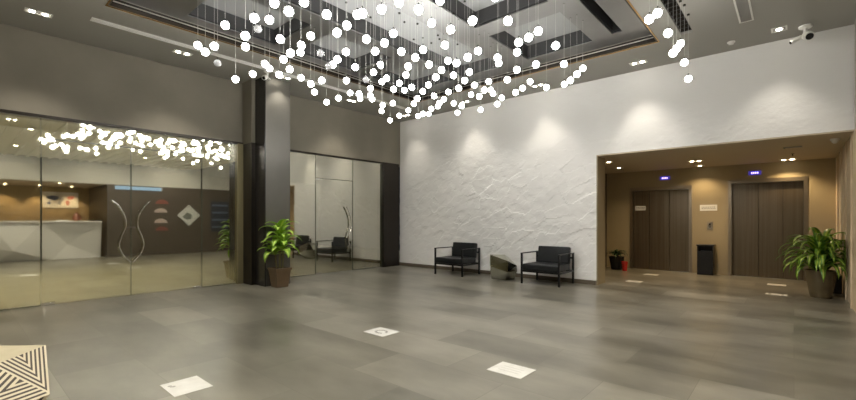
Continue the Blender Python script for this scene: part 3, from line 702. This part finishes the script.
# ------------------------------------------------------------ lobby things
bn = empty('litter_bin', (-1.63, 12.24, 0)); tag(bn, 'black square litter bin standing between the two elevators', 'litter bin')
MB().box(-.165, .165, -.14, .14, .0, .58).build('body', M_BLACK, bn, bevel=.008)
b_ = MB(); b_.box(-.165, -.14, -.14, .14, .58, .70); b_.box(.14, .165, -.14, .14, .58, .70); b_.box(-.14, .14, .115, .14, .58, .70); b_.build('hood_frame', M_BLACK, bn)
MB().box(-.18, .18, -.155, .155, .70, .735).build('lid', M_BLACK, bn, bevel=.006)
b2 = empty('low_box', (.50, 10.55, 0)); tag(b2, 'dark low box half hidden behind the round bronze plant pot', 'box')
MB().box(-.14, .14, -.16, .16, .03, .36).build('body', M_BLACK, b2, bevel=.008)
MB().box(-.145, .145, -.165, .165, .0, .03).build('base', M_GREY, b2)
cp = empty('call_button_panel', (-1.57, EY, 1.20)); tag(cp, 'small steel lift call button panel on the wall above the litter bin', 'button panel')
MB().box(-.06, .06, -.014, -.001, -.10, .10).build('plate', M_STEELF, cp, bevel=.003)
for z in (.03, -.035): MB().lathe([(.018, 0), (.018, .008), (.012, .011)], M=Matrix.Translation((0, -.014, z)) @ Matrix.Rotation(PI/2, 4, 'X'), n=16).build('button', M_DKLENS, cp)
def text(name, body, size, loc, rot, m, parent=None, bold=.0):
    cu = bpy.data.curves.new(name, 'FONT'); cu.body = body; cu.size = size; cu.align_x = 'CENTER'; cu.align_y = 'CENTER'
    cu.extrude = .0008; cu.offset = bold; cu.materials.append(m)
    o = bpy.data.objects.new(name, cu); COL.objects.link(o); o.location = loc; o.rotation_euler = rot; o.parent = parent; return o
M_INK = simple('grey_print', (.16, .16, .17), .6)
def sign(x, y, z, w_, h, label, dy=0):
    e = empty('wall_sign', (x, y, z)); tag(e, label, 'sign')
    MB().box(-w_/2, w_/2, -.008, -.001, -h/2, h/2).build('plate', M_WHITE, e, bevel=.001)
    a = MB(); r = random.Random(int(x*100))
    for j, zz in enumerate((.018, -.018)):
        xx = -w_*.40
        while xx < w_*.38:
            l = r.uniform(.015, .04); a.box(xx, min(xx+l, w_*.41), -.0095, -.0082, zz-.007, zz+.007); xx += l+.01
    a.build('printed_lines', M_INK, e); return e
sign(-1.60, EY, 1.64, .36, .15, 'white printed sign on the wall above the litter bin, between the elevators')
sign(-3.17, EY+.068, 1.66, .26, .12, 'white printed sign on the left elevator door')
for x, lab in ((-2.56, 'small blue glowing floor display above the left elevator'), (-.69, 'small blue glowing floor display above the right elevator')):
    e = empty('floor_display', (x, EY, 2.44)); tag(e, lab, 'display')
    MB().box(-.12, .12, -.02, -.001, -.05, .05).build('housing', M_DISPB, e, bevel=.003)
    a = MB()
    for i in range(4):
        cx = -.055+i*.036; a.box(cx-.012, cx+.012, -.023, -.0205, -.02, .02)
    a.build('lit_digits', M_DISP, e)

# floor plates
M_PLATE = noisy('white_floor_sticker', (.56, .55, .51), (.66, .65, .61), 9, .5)
M_MARK = simple('grey_sticker_mark', (.34, .33, .30), .6)
def sticker(x, y, label, kind, rz=0, w_=.34, h=.28, group=None):
    e = empty('floor_sticker', (x, y, 0), rz); tag(e, label, 'floor sticker', group)
    MB().box(-w_/2, w_/2, -h/2, h/2, .0008, .0035).build('sheet', M_PLATE, e)
    a = MB()
    if kind == 0:
        for sx in (-.03, .03):
            a.lathe([(.0, 0), (.016, 0), (.016, .0008), (0, .0008)], (-.07+sx*.5, -.085+sx*.3, .0036), 12)
        a.box(-.09, -.05, -.10, -.085, .0036, .0043)
    elif kind == 1:
        for i in range(14):
            t0, t1 = i*.4, i*.4+.33
            if t1 > 5.6: break
            a.bar((.075*math.cos(t0), .06*math.sin(t0), .004), (.075*math.cos(t1), .06*math.sin(t1), .004), .03, .0008)
    elif kind == 2:
        for y_ in (-.05, .0, .05): a.box(-.10, .10, y_-.008, y_+.008, .0036, .0042)
    else:
        for x_ in (-.09, .09): a.box(x_-.02, x_+.02, -h/2+.02, h/2-.02, .0036, .0042)
    a.build('printed_mark', M_MARK if kind != 2 else simple('faint_print', (.55, .54, .50), .6), e); return e
sticker(-3.71, 1.27, 'white floor sticker with two small footprints, nearest the striped block', 0)
sticker(-3.73, 3.42, 'white floor sticker with a grey ring, in the middle of the floor', 1)
sticker(-1.91, 3.32, 'white floor sticker with faint lines, right of centre near the bottom of the photo', 2)
sticker(-2.62, 9.82, 'white floor sticker at the front left of the lift lobby', 2, 0, .30, .26)
sticker(-2.63, 11.30, 'white floor sticker just in front of the left elevator', 2, 0, .30, .26)
sticker(-.27, 11.25, 'white floor sticker just in front of the right elevator', 2, 0, .30, .26)
sticker(-.24, 9.80, 'white floor sticker with dark bars at the mouth of the lobby beside the big plant', 3, 0, .30, .20)

# ------------------------------------------------------------ striped faceted block
def stripe_mat():
    m, nt, b = mat('cream_and_black_triangle_stripes')
    uv = N(nt, 'ShaderNodeUVMap'); sp = N(nt, 'ShaderNodeSeparateXYZ'); L(nt, uv.outputs[0], sp.inputs[0])
    s = N(nt, 'ShaderNodeMath', operation='ADD'); L(nt, sp.outputs[0], s.inputs[0]); L(nt, sp.outputs[1], s.inputs[1])
    t = N(nt, 'ShaderNodeMath', operation='SUBTRACT', i0=1.0); L(nt, s.outputs[0], t.inputs[1])
    m1 = N(nt, 'ShaderNodeMath', operation='MINIMUM'); L(nt, sp.outputs[0], m1.inputs[0]); L(nt, sp.outputs[1], m1.inputs[1])
    k1 = N(nt, 'ShaderNodeMath', operation='MULTIPLY', i1=12.0); L(nt, m1.outputs[0], k1.inputs[0])
    fr = N(nt, 'ShaderNodeMath', operation='FRACT'); L(nt, k1.outputs[0], fr.inputs[0])
    gt = N(nt, 'ShaderNodeMath', operation='GREATER_THAN', i1=.52); L(nt, fr.outputs[0], gt.inputs[0])
    mx = N(nt, 'ShaderNodeMix', data_type='RGBA'); L(nt, gt.outputs[0], mx.inputs[0])
    mx.inputs[6].default_value = (.55, .48, .33, 1); mx.inputs[7].default_value = (.045, .03, .018, 1)
    L(nt, mx.outputs[2], b.inputs['Base Color']); b.inputs['Roughness'].default_value = .45
    return m
M_STRIPE = stripe_mat(); M_CREAM = noisy('cream_top', (.42, .37, .25), (.48, .43, .30), 6, .5)
A = (-4.04, .46, .45); E_ = (-3.80, .185, .43); D_ = (-3.69, .44, .20)
pts = [A, E_, D_, (-4.75, -.22, .45), (-4.45, -.60, .44), (-3.75, -.25, .30), (-3.35, -.15, .20), (-3.60, -.75, .20), (-4.45, -.95, .22), (-5.0, -.30, .22), (-4.45, .30, .22),
       (-3.80, .33, 0), (-3.55, -.12, 0), (-3.75, -.62, 0), (-4.4, -.8, 0), (-4.85, -.28, 0), (-4.4, .2, 0)]
hb = hull('striped_block', pts, M_STRIPE)
bmesh.ops.recalc_face_normals(hb.bm, faces=hb.bm.faces)
bmesh.ops.triangulate(hb.bm, faces=hb.bm.faces)
uvl = hb.bm.loops.layers.uv.new('UVMap')
for f in hb.bm.faces:
    ls = list(f.loops); j = min(range(3), key=lambda q: ls[q].vert.co.z); ls = ls[j:]+ls[:j]
    for lp, uv in zip(ls, ((0, 0), (1, 0), (0, 1))): lp[uvl].uv = uv
    if f.normal.z > .975: f.material_index = 1
sb = hb.build('patterned_block', M_STRIPE); sb.data.materials.append(M_CREAM)
tag(sb, 'faceted low table with cream and dark striped triangles in the lower left corner', 'low table')

# ------------------------------------------------------------ reception (seen in the glass)
M_DESK = simple('white_solid_desk', (.74, .72, .66), .4)
dk = empty('reception_desk', (1.5, 1.7, 0)); tag(dk, 'white faceted reception desk reflected in the left glass wall', 'reception desk')
d = MB(); ys_ = [-2.0, -1.1, -.1, .7, 1.25, 1.9]
topf = [(-.55, y, 1.28) for y in ys_]; 
top = MB().box(-.60, .45, -2.0, 1.9, 1.25, 1.30).build('desk_top', M_DESK, dk, bevel=.005)
v = d.bm.verts
def V(x, y, z): return v.new((x, y, z))
T = [V(-.52, y, 1.25) for y in (-2.0, -.9, .35, 1.9)]; Mi = [V(-.30, -1.5, .62), V(-.62, -.35, .35), V(-.28, 1.0, .5)]; B = [V(-.34, y, 0) for y in (-2.0, -.7, .6, 1.9)]
for f in ((T[0], Mi[0], B[0]), (T[0], T[1], Mi[0]), (T[1], Mi[1], Mi[0]), (Mi[0], Mi[1], B[1]), (Mi[0], B[1], B[0]), (T[1], T[2], Mi[1]), (T[2], Mi[2], Mi[1]), (Mi[1], Mi[2], B[2]), (Mi[1], B[2], B[1]), (T[2], T[3], Mi[2]), (T[3], B[3], Mi[2]), (Mi[2], B[3], B[2])): d.bm.faces.new(f)
bk = [V(-.1, -2.0, 0), V(-.1, -2.0, 1.25), V(-.1, 1.9, 1.25), V(-.1, 1.9, 0)]
d.bm.faces.new((T[0], B[0], bk[0], bk[1])); d.bm.faces.new((T[3], bk[2], bk[3], B[3])); d.bm.faces.new((bk[0], bk[3], bk[2], bk[1]))
d.bm.faces.new((T[0], bk[1], bk[2], T[3], T[2], T[1])); d.bm.faces.new((B[0], B[1], B[2], B[3], bk[3], bk[0]))
d.build('faceted_front', M_DESK, dk)
vs = empty('vase', (1.55, 3.0, 1.30)); tag(vs, 'reddish brown vase standing on the reception desk', 'vase')
MB().lathe([(0, 0), (.10, 0), (.13, .10), (.09, .22), (.05, .26), (.06, .28), (.04, .28), (0, .2)], n=24).build('body', simple('red_brown_glaze', (.20, .07, .035), .4), vs, smooth=True)
MB().lathe([(0, 0), (.05, .02), (0, .05)], (0, 0, .28), n=12).build('stopper', simple('terracotta', (.30, .12, .06), .5), vs, smooth=True)
ty = MB().box(-.12, .12, -.16, .16, 0, .03).build('tray', M_WHITE, bevel=.004); ty.location = (1.45, 2.6, 1.30); tag(ty, 'flat white tray on the reception desk beside the vase', 'tray')
mp = empty('wall_map', (3.6, 2.84, 2.10)); tag(mp, 'framed pale map with pink and blue land shapes on the wood panelled wall', 'picture')
MB().box(-.03, -.001, -.52, .52, -.30, .30).build('board', M_WHITE, mp)
r = random.Random(5)
def blob(cy, cz, ry, rz_, m, par, x=-.034):
    n_ = 14; pts = [(x, cy+ry*math.cos(2*PI*i/n_)*r.uniform(.6, 1.15), cz+rz_*math.sin(2*PI*i/n_)*r.uniform(.6, 1.15)) for i in range(n_)]
    return MB().prism(pts, (.003, 0, 0)).build('land_shape', m, par)
MP1, MP2, MP3 = simple('map_pink', (.50, .18, .16), .6), simple('map_blue', (.10, .14, .30), .6), simple('map_grey', (.30, .30, .36), .6)
for cy, cz, ry, rz_, m in ((.28, .08, .12, .09, MP1), (.20, -.12, .07, .10, MP1), (.02, .02, .08, .07, MP3), (-.03, -.10, .07, .10, MP3), (-.22, .08, .17, .09, MP2), (-.34, -.13, .06, .05, MP2)): blob(cy, cz, ry, rz_, m, mp)
# wall objects on the dark wall
XW = .67
def fan(y, z, label, m):
    o = MB()
    o.prism([(-.02, .22*math.cos(a_*PI/10), .22*math.sin(a_*PI/10)*.75) for a_ in range(0, 11)], (.018, 0, 0))
    o = o.build('wall_ornament', m); o.location = (XW, y, z); tag(o, label, 'wall ornament'); return o
fan(5.40, 1.95, 'dark red fan ornament at the top of the stack on the dark wall', simple('dull_red', (.30, .09, .06), .5))
fan(5.36, 1.62, 'pale fan ornament under the dark red one on the dark wall', simple('pale_pink', (.50, .40, .34), .5))
fan(5.36, 1.22, 'lower pale fan ornament on the dark wall', simple('pale_pink2', (.50, .40, .34), .5))
fan(5.40, .92, 'dark red fan ornament at the bottom of the stack', simple('dull_red2', (.22, .07, .05), .5))
di = empty('diamond_picture', (XW, 6.35, 1.52)); tag(di, 'white square picture hung on its corner on the dark wall', 'picture')
MB().prism([(-.025, .42, 0), (-.025, 0, .42), (-.025, -.42, 0), (-.025, 0, -.42)], (.023, 0, 0)).build('canvas', simple('picture_white', (.55, .55, .50), .5), di)
blob(-.05, -.05, .17, .14, simple('picture_grey', (.16, .17, .15), .6), di, -.028)
bf = empty('round_frame', (XW, 7.55, 1.35)); tag(bf, 'dark blue grey framed panel of curved bars on the dark wall near the lobby', 'picture')
MB().box(-.02, -.001, -.36, .36, -.5, .75).build('panel', simple('panel_dark', (.03, .035, .05), .3), bf)
a = MB()
for z in (.6, .3, .0, -.3): a.box(-.035, -.021, -.32, .32, z-.05, z+.03)
a.build('curved_bars', simple('blue_grey', (.12, .15, .20), .4), bf)
bl = empty('blue_light_strip', (XW, 3.72+.9, 2.50)); tag(bl, 'pale blue strip sign high on the dark wall, reflected in the glass', 'light strip')
MB().box(-.03, -.001, -.70, .75, -.06, .06).build('panel', simple('blue_glow', (.1, .15, .2), .4, 0, (.35, .55, .8), .7), bl)
MB().box(-.034, -.001, .75, .79, -.07, .07).build('end_cap', M_GREY, bl)
